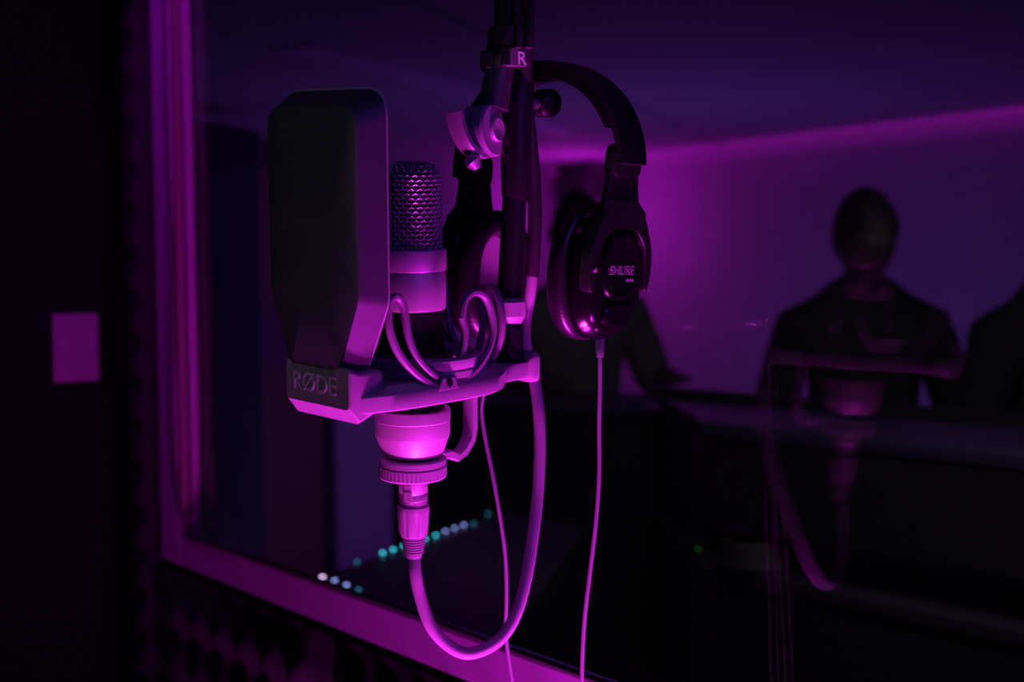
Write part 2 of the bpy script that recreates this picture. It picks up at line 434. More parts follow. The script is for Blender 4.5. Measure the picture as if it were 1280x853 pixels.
obj('lower_top', pl4(.93, .96, -.01), mat('lower_laminate', (.03, .022, .04), .5), ds, bevel=.005)
obj('base_cabinet', pl4(.0, .929, .06), M_['desk'], ds)
def post(t, s):
    q = K1.lerp(K2, t).lerp(K3, .25); return MB().box((q.x, q.y, .998), (.12, .12, .075))
obj('shelf_support', post(.45, 0), M_['desk'], ds); obj('shelf_support', post(.95, 0), M_['desk'], ds)
rail = [Vector((*(K0 - N * .015).xy, ZD + .011)), Vector((*(K3 - N * .015).xy, ZD + .011))]
obj('back_rail', MB().tube(rail, .012, up=(0, 0, 1), flat=(.022, .03)), M_['desk'], ds)
q = K1.lerp(K0, .12) + UR * .17
cq = Vector((q.x, q.y, .9605))
mb = MB()
for k in range(4):
    R_ = .075 - .003 * k
    mb.ring([cq + Vector((R_ * math.cos(i * math.pi / 14), R_ * .8 * math.sin(i * math.pi / 14), .009 + .0125 * k)) for i in range(28)], .0068, 8)
tag(obj('coiled_cable', mb, M_['rubber']), 'dark coil of cable lying under the raised desk shelf', 'cable')
q = K0.lerp(K1, .85) + UR * .02
au = thing('audio_interface', 'small dark audio box with a green light under the desk shelf', 'audio box', Vector((q.x, q.y, .961)))
obj('case', MB().box((q.x + .03, q.y + .03, .976), (.10, .12, .03), RB), M_['desk'], au, bevel=.003)
gl = P(834, 732, q.y - .045); gl.z = .9
obj('indicator_light', MB().lathe([(.0, -.003), (.003, -.002), (.003, .002), (0, .003)], 8, (q.x - .012, q.y - .035, .976)), M_['green'], au)

# dark side desk in front of the figure behind the headphones
S0 = P(650, 508, 3.75); S1 = P(818, 524, 3.55)
sd = thing('side_desk', 'long black cabinet in front of the figure behind the headphones', 'desk', Vector((S0.x, S0.y, 0)))
sa, sb = Vector((-.35, 3.95, 0)), Vector((.352, 3.45, 0))
dd = (sb - sa).normalized(); dn = Vector((-dd.y, dd.x, 0))
def sl(z0, z1, o0, o1, e=0):
    q = [sa - dd * e + dn * o0, sb + dd * e + dn * o0, sb + dd * e + dn * o1, sa - dd * e + dn * o1]
    return MB().hexa([Vector((*p.xy, z0)) for p in q], [Vector((*p.xy, z1)) for p in q])
obj('top', sl(1.165, 1.19, 0, .42, .01), M_['desktop'], sd, bevel=.004)
obj('body', sl(0, 1.164, .02, .4), M_['desk'], sd)

# mixing console with rows of small lights, just beyond the glass
ZM = 1.0
def onz(px, py, z): 
    q = P(px, py, 1); return CAM + (q - CAM) * ((z - 1.5) / (q.z - 1.5))
F0 = onz(395, 724, ZM); F1 = F0 + UR * .55
B0 = onz(625, 637, ZM); B1 = B0 + UR * .3
mc = thing('mixing_console', 'dark mixing console with teal and lavender lights below the window', 'console', Vector((F0.x, F0.y, 0)))
qs = [F0 - D2 * .02, F1, B1, B0 + D2 * .02]
obj('console_top', MB().hexa([Vector((*p.xy, ZM - .12)) for p in qs], [Vector((*p.xy, ZM)) for p in qs]), M_['desk'], mc, bevel=.006)
cc = sum(qs, Vector()) / 4
q2 = [p.lerp(cc, .12) for p in qs]
obj('console_stand', MB().hexa([Vector((*p.xy, 0)) for p in q2], [Vector((*p.xy, ZM - .121)) for p in q2]), M_['desk'], mc)
rowa = [(405, 722, 'white'), (420, 726.5, 'lav'), (435, 732, 'lav'), (450, 738, 'tealdim')]
rowb = [(448, 703, 'tealdim'), (480, 692, 'teal'), (493, 687.5, 'teal'), (506, 683, 'teal'), (533, 674, 'teal'), (546, 670, 'teal'), (558, 665, 'lav'), (569.5, 661, 'lav'), (581, 657, 'lav'), (593, 655.5, 'tealdim'), (611, 643, 'tealdim')]
for x, y, k in rowa + rowb:
    q = onz(x, y, ZM + .002)
    obj('indicator_light', MB().lathe([(0, 0), (.0034, .0003), (.0030, .0022), (0, .0032)], 10, q), M_[k], mc)

# ------------------------------------------------------------------ people
def skinned(joints, edges, sub=1):
    me = bpy.data.meshes.new('sk'); bm = bmesh.new(); ly = bm.verts.layers.skin.verify(); idx = {}
    for i, (k, (p, r)) in enumerate(joints.items()):
        v = bm.verts.new(p); rr = r if isinstance(r, tuple) else (r, r); v[ly].radius = rr; v[ly].use_root = (i == 0); idx[k] = v
    for a, b in edges:
        if a in idx and b in idx: bm.edges.new((idx[a], idx[b]))
    bm.to_mesh(me); bm.free()
    o = bpy.data.objects.new('sk', me); C.objects.link(o)
    m = o.modifiers.new('s', 'SKIN'); m.use_smooth_shade = True
    if sub: s2 = o.modifiers.new('u', 'SUBSURF'); s2.levels = sub; s2.render_levels = sub
    bpy.context.view_layer.update()
    r = bpy.data.meshes.new_from_object(o.evaluated_get(bpy.context.evaluated_depsgraph_get()))
    mb = MB().add([v.co.copy() for v in r.vertices], [tuple(p.vertices) for p in r.polygons])
    bpy.data.objects.remove(o); bpy.data.meshes.remove(me); bpy.data.meshes.remove(r); return mb


def head_pt(th, ph, grow=0):                     # th 0..pi from crown, ph around, face towards -y
    x = math.sin(th) * math.sin(ph); y = -math.sin(th) * math.cos(ph); z = math.cos(th)
    w = .069; d = .096; h = .118
    if z < 0: w *= 1 - .28 * (-z) ** 1.2; d *= 1 - .10 * -z
    v = Vector((x * w, y * d, z * h))
    fr = max(0, math.cos(ph)) * math.sin(th)
    g_ = lambda a, s: math.exp(-(a / s) ** 2)
    if fr > 0:
        v.y -= .021 * g_(v.x, .013) * g_(v.z + .028, .018)             # nose
        v.y -= .008 * g_(v.x, .011) * g_(v.z + .008, .02)
        v.y += .009 * (g_(v.x - .031, .014) + g_(v.x + .031, .014)) * g_(v.z - .002, .011)   # eye sockets
        v.y -= .005 * g_(v.z - .022, .009) * g_(v.x, .05)              # brow
        v.y -= .006 * g_(v.x, .024) * g_(v.z + .064, .009)             # lips
        v.y += .004 * g_(v.x, .02) * g_(v.z + .064, .0028)
        v.y -= .010 * g_(v.x, .022) * g_(v.z + .1, .016)               # chin
    e = g_(abs(v.x) - .067, .02) * g_(v.z + .012, .028) * g_(v.y - .006, .014)
    v.x += math.copysign(.017 * e, v.x)                                # ears
    return v * (1.07 + grow)


def person(label, loc, yaw, H, top_mat, group=None, arms='down', turn=0):
    k = H / 1.78
    T = Matrix.Translation(loc) @ Matrix.Rotation(yaw, 4, 'Z') @ Matrix.Scale(k, 4)
    root = thing('person', label, 'person', Matrix.Translation(loc), group)
    J = {'pelvis': ((0, 0, .95), (.15, .105)), 'waist': ((0, .005, 1.12), (.135, .095)), 'chest': ((0, 0, 1.30), (.16, .115)), 'up': ((0, .005, 1.435), (.12, .085)), 'trap': ((0, .012, 1.49), (.088, .068)), 'neck': ((0, .005, 1.545), .06), 'skull': ((0, -.005, 1.59), .06)}
    E = [('pelvis', 'waist'), ('waist', 'chest'), ('chest', 'up'), ('up', 'trap'), ('trap', 'neck'), ('neck', 'skull')]
    for s, t in ((-1, 'l'), (1, 'r')):
        if arms == 'desk': el, wr, pa, fd = (s * .275, -.02, 1.14), (s * .20, -.25, 1.225), (s * .185, -.33, 1.222), Vector((-s * .1, -1, 0))
        elif arms == 'fold': el, wr, pa, fd = (s * .27, -.02, 1.13), (s * .07, -.20, 1.13 + .03 * s), (s * -.01, -.21, 1.14 + .03 * s), Vector((-s, .05, .05))
        else: el, wr, pa, fd = (s * .285, .03, 1.13), (s * .295, -.06, .90), (s * .292, -.085, .82), Vector((0, -.2, -1))
        J.update({'sh' + t: ((s * .180, .01, 1.405), .062), 'el' + t: (el, .048), 'wr' + t: (wr, .033), 'pa' + t: (pa, (.036, .022)),
                  'hip' + t: ((s * .095, 0, .88), .092), 'kn' + t: ((s * .105, -.015, .50), .062), 'an' + t: ((s * .11, .02, .09), .043), 'to' + t: ((s * .125, -.13, .035), (.045, .03))})
        E += [('up', 'sh' + t), ('sh' + t, 'el' + t), ('el' + t, 'wr' + t), ('wr' + t, 'pa' + t), ('pelvis', 'hip' + t), ('hip' + t, 'kn' + t), ('kn' + t, 'an' + t), ('an' + t, 'to' + t)]
        fd.normalize(); sd_ = fd.cross(Vector((0, 0, 1))) if abs(fd.z) < .8 else Vector((0, 1, 0)); sd_.normalize()
        for q in range(5):
            o0 = Vector(pa) + sd_ * (.024 * (q - 1.5) if q < 4 else -.045 * s) + fd * (.035 if q < 4 else -.01); ln = (.062, .075, .08, .068, .045)[q]
            if q == 4: d1 = (fd + sd_ * -.6 * s).normalized()
            else: d1 = fd
            d2 = (d1 + Vector((0, 0, -.4)) + Vector((-s * .25, 0, 0))).normalized()
            J['f%d%s' % (q, t)] = (tuple(o0), .0095); J['g%d%s' % (q, t)] = (tuple(o0 + d1 * ln * .5), .009); J['h%d%s' % (q, t)] = (tuple(o0 + d1 * ln * .5 + d2 * ln * .5), .007)
            E += [('pa' + t, 'f%d%s' % (q, t)), ('f%d%s' % (q, t), 'g%d%s' % (q, t)), ('g%d%s' % (q, t), 'h%d%s' % (q, t))]
    body = skinned(J, E)
    HT = Matrix.Translation((0, -.022, 1.662)) @ Matrix.Rotation(turn, 4, 'Z')
    nt_, np_ = 40, 56
    hd = MB()
    loops = [[HT @ head_pt(math.pi * (i + .5) / nt_, 2 * math.pi * j / np_) for j in range(np_)] for i in range(nt_)]
    body.loft(loops)
    body.v = [T @ v for v in body.v]
    ob = obj('body', body, M_['skin'], root, smooth=180)
    rm = ob.modifiers.new('r', 'REMESH'); rm.mode = 'VOXEL'; rm.voxel_size = .007; rm.use_smooth_shade = True
    # clothes
    def grow(keys, d, edit=None):
        j = {q: (J[q][0], tuple(x + d for x in (J[q][1] if isinstance(J[q][1], tuple) else (J[q][1],) * 2))) for q in keys}
        if edit: j.update(edit)
        m = skinned(j, E); m.v = [T @ v for v in m.v]; return m
    up_keys = ['pelvis', 'waist', 'chest', 'up', 'trap'] + [a + t for t in 'lr' for a in ('sh', 'el')]
    if top_mat != 'tee': up_keys += ['wrl', 'wrr']
    obj('jacket' if top_mat != 'tee' else 'shirt', grow(up_keys, .02, {'neck': ((0, .005, 1.54), .072)} if top_mat == 'tee' else {'trap': ((0, .015, 1.515), (.118, .088)), 'neck': ((0, .012, 1.575), .080)}), M_[top_mat], root, smooth=180)
    obj('trousers', grow(['pelvis'] + [a + t for t in 'lr' for a in ('hip', 'kn', 'an')], .014), M_['jeans'], root, smooth=180)
    for t in 'lr':
        m = skinned({'a': (J['an' + t][0], .055), 'b': (J['to' + t][0], (.055, .042))}, [('a', 'b')]); m.v = [T @ v for v in m.v]
        obj('shoe', m, M_['shoe'], root, smooth=180)
    hm = MB(); nt2 = 24
    def hp(u, v):
        ph = 2 * math.pi * v; c = math.cos(ph)
        lim = .34 + .32 * ((1 - c) / 2) ** .55
        p = head_pt(math.pi * u * lim + .001, ph, .02); return T @ (HT @ (p + Vector((0, 0, .004))))
    hm.grid(hp, nt2, 48); oh = obj('hair', hm, M_['hair'], root, smooth=180)
    so = oh.modifiers.new('s', 'SOLIDIFY'); so.thickness = .004; so.offset = 1
    return root


def foot(px, d): q = P(px, 355, d); return Vector((q.x, q.y, 0))
person('person in a grey shirt standing behind the hanging headphones', foot(720, 4.45), .25, 1.775, 'tee', None, 'desk')
person('dark silhouetted person in a black jacket standing behind the control desk', foot(1080, 3.75), -.05, 1.725, 'jacket', None, 'fold', .45)
person('dark person cut off by the edge of the view past the control desk', foot(1330, 3.4), .3, 1.72, 'jacket', None, 'fold')

# ------------------------------------------------------------------ microphone group (tilted a few degrees, turned 45 degrees)
OM = P(515, 478, 1.0)
MM = Matrix.Translation(OM) @ Matrix.Rotation(ROLL, 4, 'Y') @ Matrix.Rotation(math.radians(6), 4, 'X') @ Matrix.Rotation(math.radians(45), 4, 'Z')
# local frame: x towards the stand, y across, z along the microphone
mic = thing('condenser_microphone', 'silver studio condenser microphone upright in the shock mount behind the pop screen', 'microphone', MM)
L = dict(local=True)
mb = MB(); RG = .0212; zb0, zt0 = .0955, .1535
def gr(z):                                       # grille radius at height z
    e = zt0 - z; c = .013
    return RG if e > c else RG - c + math.sqrt(max(0, c * c - (c - e) ** 2))
nw = 46; nr = 19
for i in range(nr):
    z = zb0 + (zt0 - .003 - zb0) * i / (nr - 1); pts = []
    m = nw * 6
    for k in range(m):
        a = 2 * math.pi * k / m; s_ = math.sin(nw / 2 * a + math.pi * i)
        r = gr(z) + .0007 * s_; pts.append((r * math.cos(a), r * math.sin(a), z + .0009 * s_))
    mb.ring(pts, .00066, 5)
for k in range(nw):
    a = 2 * math.pi * (k + .5) / nw; pts = []
    for j in range(90):
        z = zb0 - .001 + (zt0 - zb0 + .001) * j / 89
        s_ = -math.sin(nw / 2 * a + math.pi * (z - zb0) / ((zt0 - .003 - zb0) / (nr - 1)))
        r = max(.001, gr(min(z, zt0)) + .0007 * s_); pts.append((r * math.cos(a), r * math.sin(a), z))
    mb.tube(pts, .00045, 4, False)
for k in range(-5, 6):                           # flat woven top
    for ax in (0, 1):
        w = math.sqrt(max(0, .0085 ** 2 - (k * .0016) ** 2)); pts = [((k * .0016, -w + 2 * w * j / 24) if ax else (-w + 2 * w * j / 24, k * .0016)) for j in range(25)]
        mb.tube([(x, y, zt0 + .0003 + .0004 * math.sin(j * 1.6 + ax * 3)) for j, (x, y) in enumerate(pts)], .0004, 4, False)
tag(obj('grille', mb, M_['wire'], mic, smooth=180, **L), 'woven metal wire grille', kind='stuff')
obj('capsule', MB().lathe([(0, .095), (.0178, .0952), (.0178, .138), (.012, .148), (0, .149)], 40), M_['rubber'], mic, **L)
obj('grille_collar', MB().lathe([(.0195, .0945), (.0238, .0945), (.0248, .0935), (.0248, .0800), (.0240, .0790), (.0195, .079)], 64), M_['satin'], mic, **L)
obj('body', MB().lathe([(0, .0788), (.0242, .0788), (.0244, .0780), (.0244, .0545), (.0236, .0520), (0, .0518)], 64), M_['satin'], mic, **L)
obj('lower_body', MB().lathe([(0, .0517), (.0228, .0515), (.0228, .0), (.0228, -.018), (0, -.018)], 48), M_['blackplastic'], mic, **L)  # black colour stands in for the mount's shade on the lower body
obj('bell', MB().lathe([(0, -.0185), (.0266, -.0185), (.0270, -.020), (.0270, -.0262), (.0266, -.0266), (.0266, -.0362), (.0262, -.0375), (.0222, -.0492), (.0205, -.0515), (.017, -.0525), (0, -.0525)], 64), M_['satin'], mic, **L)

# shock mount
sm = thing('shock_mount', 'grey plastic shock mount ring with bowed lyre springs around the microphone', 'mount', MM)
CY = -.008
def outline(e=0):
    half = [(-.084, .0335), (-.060, .040), (-.035, .043), (.010, .043), (.035, .0395), (.052, .031), (.066, .019), (.078, .0135), (.101, .0115)]
    pts = [(x, CY - y - e) for x, y in half] + [(x, CY + y + e) for x, y in reversed(half)]
    return pts
def smooth_outline(e=0):
    o_ = outline(e); n = len(o_) // 2
    a = spline([Vector((x, y, 0)) for x, y in o_[:n]], 4); b = spline([Vector((x, y, 0)) for x, y in o_[n:]], 4)
    return [(v.x, v.y) for v in a + b]
# deck: band with a bevelled shoulder up to the raised ring, open in the middle
ou = smooth_outline(); n = len(ou)
def inner(r, z):                                 # same point count, directions matched, so the deck is a clean strip
    res = []
    for x, y in ou:
        a = math.atan2(y - CY, x); res.append(Vector((r * math.cos(a), CY + r * math.sin(a), z)))
    return res
def sc(k, z, kx=None): return [Vector((x * (kx or k), CY + (y - CY) * k, z)) for x, y in ou]
loops = [inner(.0365, -.0040), sc(.96, -.0065), sc(.995, -.0055), sc(1, -.004), sc(1, .0042), sc(.985, .0055)]
sh = [Vector((min(.062, max(-.068, x * .86)), CY + (y - CY) * .86, .010)) for x, y in ou]
loops += [[Vector((v.x, v.y, .0052 + (.0045 if abs(v.x) < .06 else .001))) for v in sh], inner(.0395, .0105), inner(.0375, .0095), inner(.0365, -.0040)]
obj('deck', MB().loft(loops, False), M_['mount'], sm, smooth=30, **L)
obj('raised_ring', MB().lathe([(.0360, .009), (.0430, .009), (.0432, .0135), (.0424, .0145), (.0432, .0155), (.0432, .0215), (.0420, .0228), (.0385, .0228), (.0375, .0215), (.0360, .009)], 80, (0, CY, 0), caps=False), M_['mount'], sm, **L)
# front block that carries the lettering and holds the pop screen
fb = MB(); y0, y1 = -.0425, .0255
def rr(y0, y1, z0, z1, r, x, n=5):
    pts = []
    for cy, cz, a0 in ((y1 - r, z1 - r, 0), (y0 + r, z1 - r, 90), (y0 + r, z0 + r, 180), (y1 - r, z0 + r, 270)):
        for k in range(n + 1):
            a = math.radians(a0 + 90 * k / n); pts.append(Vector((x, cy + r * math.cos(a), cz + r * math.sin(a))))
    return pts
fb.loft([rr(y0 + .003, y1 - .003, -.006, .020, .003, -.060), rr(y0, y1, -.0125, .0215, .003, -.0815), rr(y0, y1, -.0035, .0245, .003, -.0885), rr(y0 + .001, y1 - .001, -.0025, .0235, .003, -.0895)])
blk = obj('front_block', fb, M_['mount'], sm, smooth=25, **L)
TM = Matrix.Translation((-.0895, -.0055, .0108)) @ Matrix(((0, 0, -1, 0), (-1, 0, 0, 0), (0, 1, 0, 0), (0, 0, 0, 1)))
t = obj('lettering', text_mb('R\u00d8DE', .0175, .0004, TM), mat('letter_plastic', (.52, .48, .57), .4), blk, smooth=0, **L)
# lyre springs
lyp = [(-457, 502), (-476, 608), (-510, 669), (-557, 688), (-598, 655), (-612, 568), (-594, 462), (-542, 342), (-454, 232), (-337, 132), (-231, 71), (-116, 44), (1, 50), (121, 99), (228, 176), (305, 279), (336, 399), (313, 524), (260, 617), (192, 655), (125, 655), (72, 621), (50, 563), (42, 504)]
inl = [(-457, 502), (-440, 420), (-400, 320), (-330, 230), (-240, 150), (-190, 118)]
inr = [(42, 504), (66, 430), (62, 340), (30, 240), (-10, 165), (-48, 120)]
inb = [(-410, 400), (-375, 300), (-300, 235), (-210, 225), (-130, 240), (-60, 300), (-5, 400)]
LC = -.0118
def lyre(fr, name_mat):
    f_ = lambda pts: spline([fr(x / 1e4 - LC, z / 1e4) for x, z in pts], 5)
    nrm = (fr(0, 0) - fr(0, 0, 1)).normalized()
    m = MB()
    for pts in (lyp, inl, inr): m.tube(f_(pts), .002, up=nrm, flat=(.0042, .0046))
    m.tube(f_(lyp), .0006, up=nrm, flat=(.0052, .0030))
    o = obj('lyre_spring', m, name_mat, sm, smooth=50, **L)
    k = MB().hexa([fr(x, z, -.0042) for x, z in ((-.0095, .0025), (.0095, .0025), (.006, .0115), (-.006, .0115))], [fr(x, z, .0042) for x, z in ((-.0095, .0025), (.0095, .0025), (.006, .0115), (-.006, .0115))])
    obj('spring_clip', k, name_mat, o, bevel=.0008, **L)
    c0 = fr(0, .0072, -.0044); ax = (fr(0, 0, -1) - fr(0, 0, 0)).normalized()
    obj('clip_screw', MB().lathe([(.0027, -.0002), (.0027, .0006), (.0022, .0009), (.0012, .0009), (.0010, .0002), (0, .0002)], 16, c0, ax.to_track_quat('Z', 'Y').to_matrix()), M_['blackplastic'], o, **L)
lyre(lambda x, z, o=0: Vector((x + LC, -.0475 + o, z)), M_['lyre'])
lyre(lambda x, z, o=0: Vector((.0515 - o, -.0045 - x * .74, z)), M_['lyre'])
lyre(lambda x, z, o=0: Vector((x + LC, .0315 - o, z)), M_['lyre'])
# inner cradle: ring under the body, arm down to the knurled nut
obj('cradle_ring', MB().lathe([(.0236, .012), (.0285, .012), (.0292, .013), (.0292, .0205), (.0285, .0215), (.0236, .0215), (.0236, .012)], 64, caps=False), M_['mountdark'], sm, **L)
for s_ in (1, -1):
    w = .0045
    pth = [(s_ * .0295, 0, .0160), (s_ * .0560, 0, .004), (s_ * .0562, 0, -.012), (s_ * .0562, 0, -.041), (s_ * .054, 0, -.0495), (s_ * .047, 0, -.0575), (s_ * .0405, 0, -.0602), (s_ * .033, 0, -.0565), (s_ * .0215, 0, -.0565)]
    if s_ == -1: pth = [(x * .55 if abs(x) > .03 else x, .0, z) for x, y, z in pth]; continue
    obj('bracket_arm', MB().tube(pth, .004, up=(0, 1, 0), flat=(.011, .0062)), M_['mount'], sm, smooth=35, **L)
obj('bracket_plate', MB().lathe([(0, -.0540), (.0215, -.0540), (.0238, -.0548), (.0238, -.0585), (.0226, -.0592), (0, -.0592)], 64), M_['mount'], sm, **L)
prof = MB(); nk = 96; rk = lambda i: .0236 + (.0004 if i % 2 else 0)
lp = []
for r0, z in ((.0, -.0594), (-.0012, -.0594), (0, -.0602), (0, -.0672), (-.0010, -.0682), (-.01, -.0684)):
    lp.append([Vector(((rk(i) + r0) * math.cos(2 * math.pi * i / nk), (rk(i) + r0) * math.sin(2 * math.pi * i / nk), z)) for i in range(nk)])
obj('knurled_nut', prof.loft(lp[1:]), M_['mount'], sm, smooth=20, **L)
# rear clamp to the stand
rb = MB(); rb.loft([rr(CY - .0115, CY + .0115, -.006, .0075, .003, .097), rr(CY - .0145, CY + .0145, -.0105, .0125, .005, .1005), rr(CY - .0145, CY + .0145, -.0105, .0125, .005, .106), rr(CY - .012, CY + .012, -.008, .010, .005, .1085)])
obj('rear_clamp', rb, M_['mount'], sm, smooth=30, **L)

# pop screen
ps = thing('pop_screen', 'flat dark mesh pop screen with cut lower corners standing before the microphone', 'pop filter', MM)
def popl(hw_, zt, zs, hb, zb2, r, x, cy=-.0055):
    cs = [(-hw_, zt, r), (hw_, zt, r), (hw_, zs, .02), (hb, zb2, .001), (-hb, zb2, .001), (-hw_, zs, .02)]; pts = []
    m = len(cs)
    for i in range(m):
        p0, p1, p2 = (Vector(cs[(i + d) % m][:2]) for d in (-1, 0, 1)); r_ = cs[i][2]
        a, b_2 = (p0 - p1).normalized(), (p2 - p1).normalized(); ang = a.angle(b_2); t_ = min(r_ / math.tan(ang / 2), .4 * min((p0 - p1).length, (p2 - p1).length))
        s0, s1 = p1 + a * t_, p1 + b_2 * t_
        for k in range(7):
            u = k / 6; q = (1 - u) ** 2 * s0 + 2 * u * (1 - u) * p1 + u * u * s1; pts.append(Vector((x, cy + q.x, q.y)))
    return pts
fl_ = [popl(.0440, .1870, .070, .0240, .022, .014, -.0895), popl(.0468, .1905, .070, .0260, .020, .016, -.0885)]
bk_ = [popl(.054 - .050 + .0500, .2010, .066, .0300, .016, .019, -.0674, -.0018), popl(.054 - .050 + .0502, .2022, .066, .0300, .016, .0195, -.0665, -.0018), popl(.0530, .2008, .067, .0290, .017, .0185, -.0665, -.0018), popl(.0524, .2000, .067, .0285, .0175, .018, -.0674, -.0018)]
obj('front_mesh', MB().loft([popl(.0200, .12, .09, .012, .06, .01, -.0897)] + fl_[:1] + fl_[1:]), M_['screen'], ps, smooth=30, **L)
obj('side_mesh', MB().loft([fl_[1], bk_[0]], False), M_['screen'], ps, smooth=40, **L)
obj('rim', MB().loft(bk_ + [bk_[0]], False), M_['mount'], ps, smooth=40, **L)

# microphone cable with its connector
mcb = thing('microphone_cable', 'thick glossy cable looping from the microphone plug up the stand', 'cable', MM @ Matrix.Translation((0, 0, -.0685)))
mmi = Matrix.Translation((0, 0, .0685))
def lm(mb): mb.v = [mmi @ v for v in mb.v]; return mb
TL = Matrix.Translation((-.0006, .0006, 0))
cn = obj('plug', lm(MB().lathe([(0, -.0684), (.0102, -.0684), (.0104, -.070), (.0104, -.079), (.0100, -.0795), (.0104, -.080), (.0104, -.0845), (.0098, -.0852), (.0104, -.0858), (.0104, -.0885), (0, -.0888)], 48)), M_['steel'], mcb, **L)
gp = MB(); gl_ = []
for z, r in ((-.0888, .0095), (-.0893, .0112), (-.091, .0114), (-.094, .0113), (-.106, .0106), (-.1105, .0098), (-.1115, .0085)):
    gl_.append([Vector(((r - (.0009 if (-.1085 < z < -.093 and (i % 8) in (3, 4)) else 0)) * math.cos(2 * math.pi * i / 64), (r - (.0009 if (-.1085 < z < -.093 and (i % 8) in (3, 4)) else 0)) * math.sin(2 * math.pi * i / 64), z)) for i in range(64)])
obj('plug_grip', lm(gp.loft(gl_)), M_['mount'], cn, smooth=30, **L)
pr = []
for i in range(7):
    z = -.1113 - i * .0019; r = .0088 - i * .00028; pr += [(r - .0014, z), (r, z - .0003), (r, z - .0012), (r - .0014, z - .0014)]
obj('strain_relief', lm(MB().lathe([(0, -.1112)] + pr + [(.006, -.1255), (.0056, -.1272), (0, -.1272)], 40)), M_['mount'], cn, smooth=30, **L)
la = Matrix.Rotation(math.radians(-150), 4, 'Z')
m = MB().box((.0106, 0, -.077), (.0016, .006, .013)); m.box((.0116, 0, -.0735), (.0012, .0045, .0025)); m.box((.0116, 0, -.0785), (.0012, .0045, .0025)); m.v = [la @ v for v in m.v]
obj('latch', lm(m), M_['steel'], cn, **L)
st = MM @ Vector((0, 0, -.1262)); d0 = MM @ Vector((0, 0, -.12)) - st
cpx = [(519, 716, 1.016), (525, 745, 1.017), (537, 780, 1.018), (555, 803, 1.02), (580, 817, 1.022), (606, 812, 1.026), (629, 795, 1.031), (646, 765, 1.037), (658, 722, 1.044), (666, 672, 1.052), (672, 620, 1.06), (675, 560, 1.065), (673, 510, 1.068), (666, 465, 1.075), (657, 430, 1.078), (657, 400, 1.074), (662, 370, 1.064), (667, 320, 1.058), (669, 270, 1.055), (667, 220, 1.052), (662, 170, 1.048), (657, 120, 1.044), (657, 60, 1.04), (656, 0, 1.04), (657, -60, 1.04), (658, -500, 1.04), (657, -990, 1.04)]
path = spline([st] + [P(x, y, d) for x, y, d in cpx], 6)
obj('cord', MB().tube(path, .0045, 14), M_['cable'], mcb, smooth=180)
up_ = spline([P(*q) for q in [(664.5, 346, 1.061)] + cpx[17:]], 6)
obj('cord_shade_or_sleeve', MB().tube(up_, .0052, 14), M_['rubber'], mcb, smooth=180)  # black tube over the upper cord stands in for shade on it

# ------------------------------------------------------------------ microphone boom
bo = thing('microphone_boom', 'black boom arm with clutch and lever hanging down to the shock mount', 'boom arm', P(640, 440, 1.062))
def zc(pts, n=32, caps=True, mb=None):           # round bar through (px, py, depth, radius)
    mb = mb or MB(); return mb.tube([P(*p[:3]) for p in pts], [p[3] for p in pts], n, caps)
obj('upper_tube', zc([(628, -1000, 1.04, .0095), (633, -60, 1.04, .0095), (634, 45, 1.04, .0095)]), M_['blackplastic'], bo)
cl_ = zc([(636, 36, 1.04, .0135), (636, 37.5, 1.04, .0148), (634.5, 60, 1.04, .0152), (634.5, 62, 1.04, .0146), (634, 63, 1.04, .0146), (634, 64.5, 1.04, .0154), (632, 86, 1.04, .0154), (632, 88, 1.04, .0145)])
col_ = obj('collar', cl_, M_['blackplastic'], bo, smooth=30)
obj('collar_lug', MB().box(P(609, 76, 1.035), (.010, .014, .0135)), M_['blackplastic'], col_, bevel=.002)
# flat plate with the letter R
ra = math.radians(30); nR = Vector((math.sin(ra), -math.cos(ra), 0)); xR = Vector((math.cos(ra), math.sin(ra), 0)); cR = P(635, 75, 1.04) + nR * .0150
MR = Matrix((xR, Vector((0, 0, 1)), nR)).transposed().to_4x4(); MR.translation = cR
m = MB().box((0.0, 0, -.001), (.0130, .0135, .003)); m.v = [MR @ v for v in m.v]
obj('badge_plate', m, mat('badge_plastic', (.13, .11, .14), .45), col_, bevel=.0006)
MR2 = MR.copy(); MR2.translation = cR + nR * .0006 + xR * .0026 + Vector((0, 0, -.0012))
obj('lettering', text_mb('R', .0135, .0003, MR2), M_['whiteprint'], col_, smooth=0)
obj('neck', zc([(625, 86, 1.038, .0105), (619, 118, 1.036, .0108), (615, 135, 1.036, .0125)]), M_['mountdark'], bo)
ax_ = Vector((.86, -.51, 0)).normalized(); RA = ax_.to_track_quat('Z', 'Y').to_matrix()
cj = P(611, 163, 1.035)
obj('clutch_disc', MB().lathe([(0, -.016), (.015, -.016), (.0185, -.014), (.0185, -.006), (.0175, -.0055), (.0175, -.0045), (.0195, -.004), (.0195, .004), (.0180, .006), (.010, .006), (0, .006)], 56, cj, RA), M_['mount'], bo, smooth=30)
obj('clutch_cap', MB().lathe([(0, .005), (.0088, .005), (.0088, .008), (.0080, .009), (.0030, .0082), (0, .0080)], 40, cj, RA), M_['satin'], bo, smooth=30)
lv = spline([P(568, 140, 1.01), P(571, 156, 1.012), P(577, 172, 1.015), P(586, 186, 1.02), P(598, 194, 1.03), P(608, 190, 1.035)], 4)
obj('lever', MB().tube(lv, .005, up=(.86, -.51, 0), flat=(.0125, .006)), M_['satin'], bo, smooth=30)
obj('lever_pivot', MB().tube([P(583, 146, 1.03), P(600, 160, 1.035)], .0075, 16), M_['blackplastic'], bo)
obj('lever_bolt', zc([(585, 196, 1.02, .004), (592, 203, 1.02, .0062), (597, 211, 1.02, .003)], 16), M_['satin'], bo)
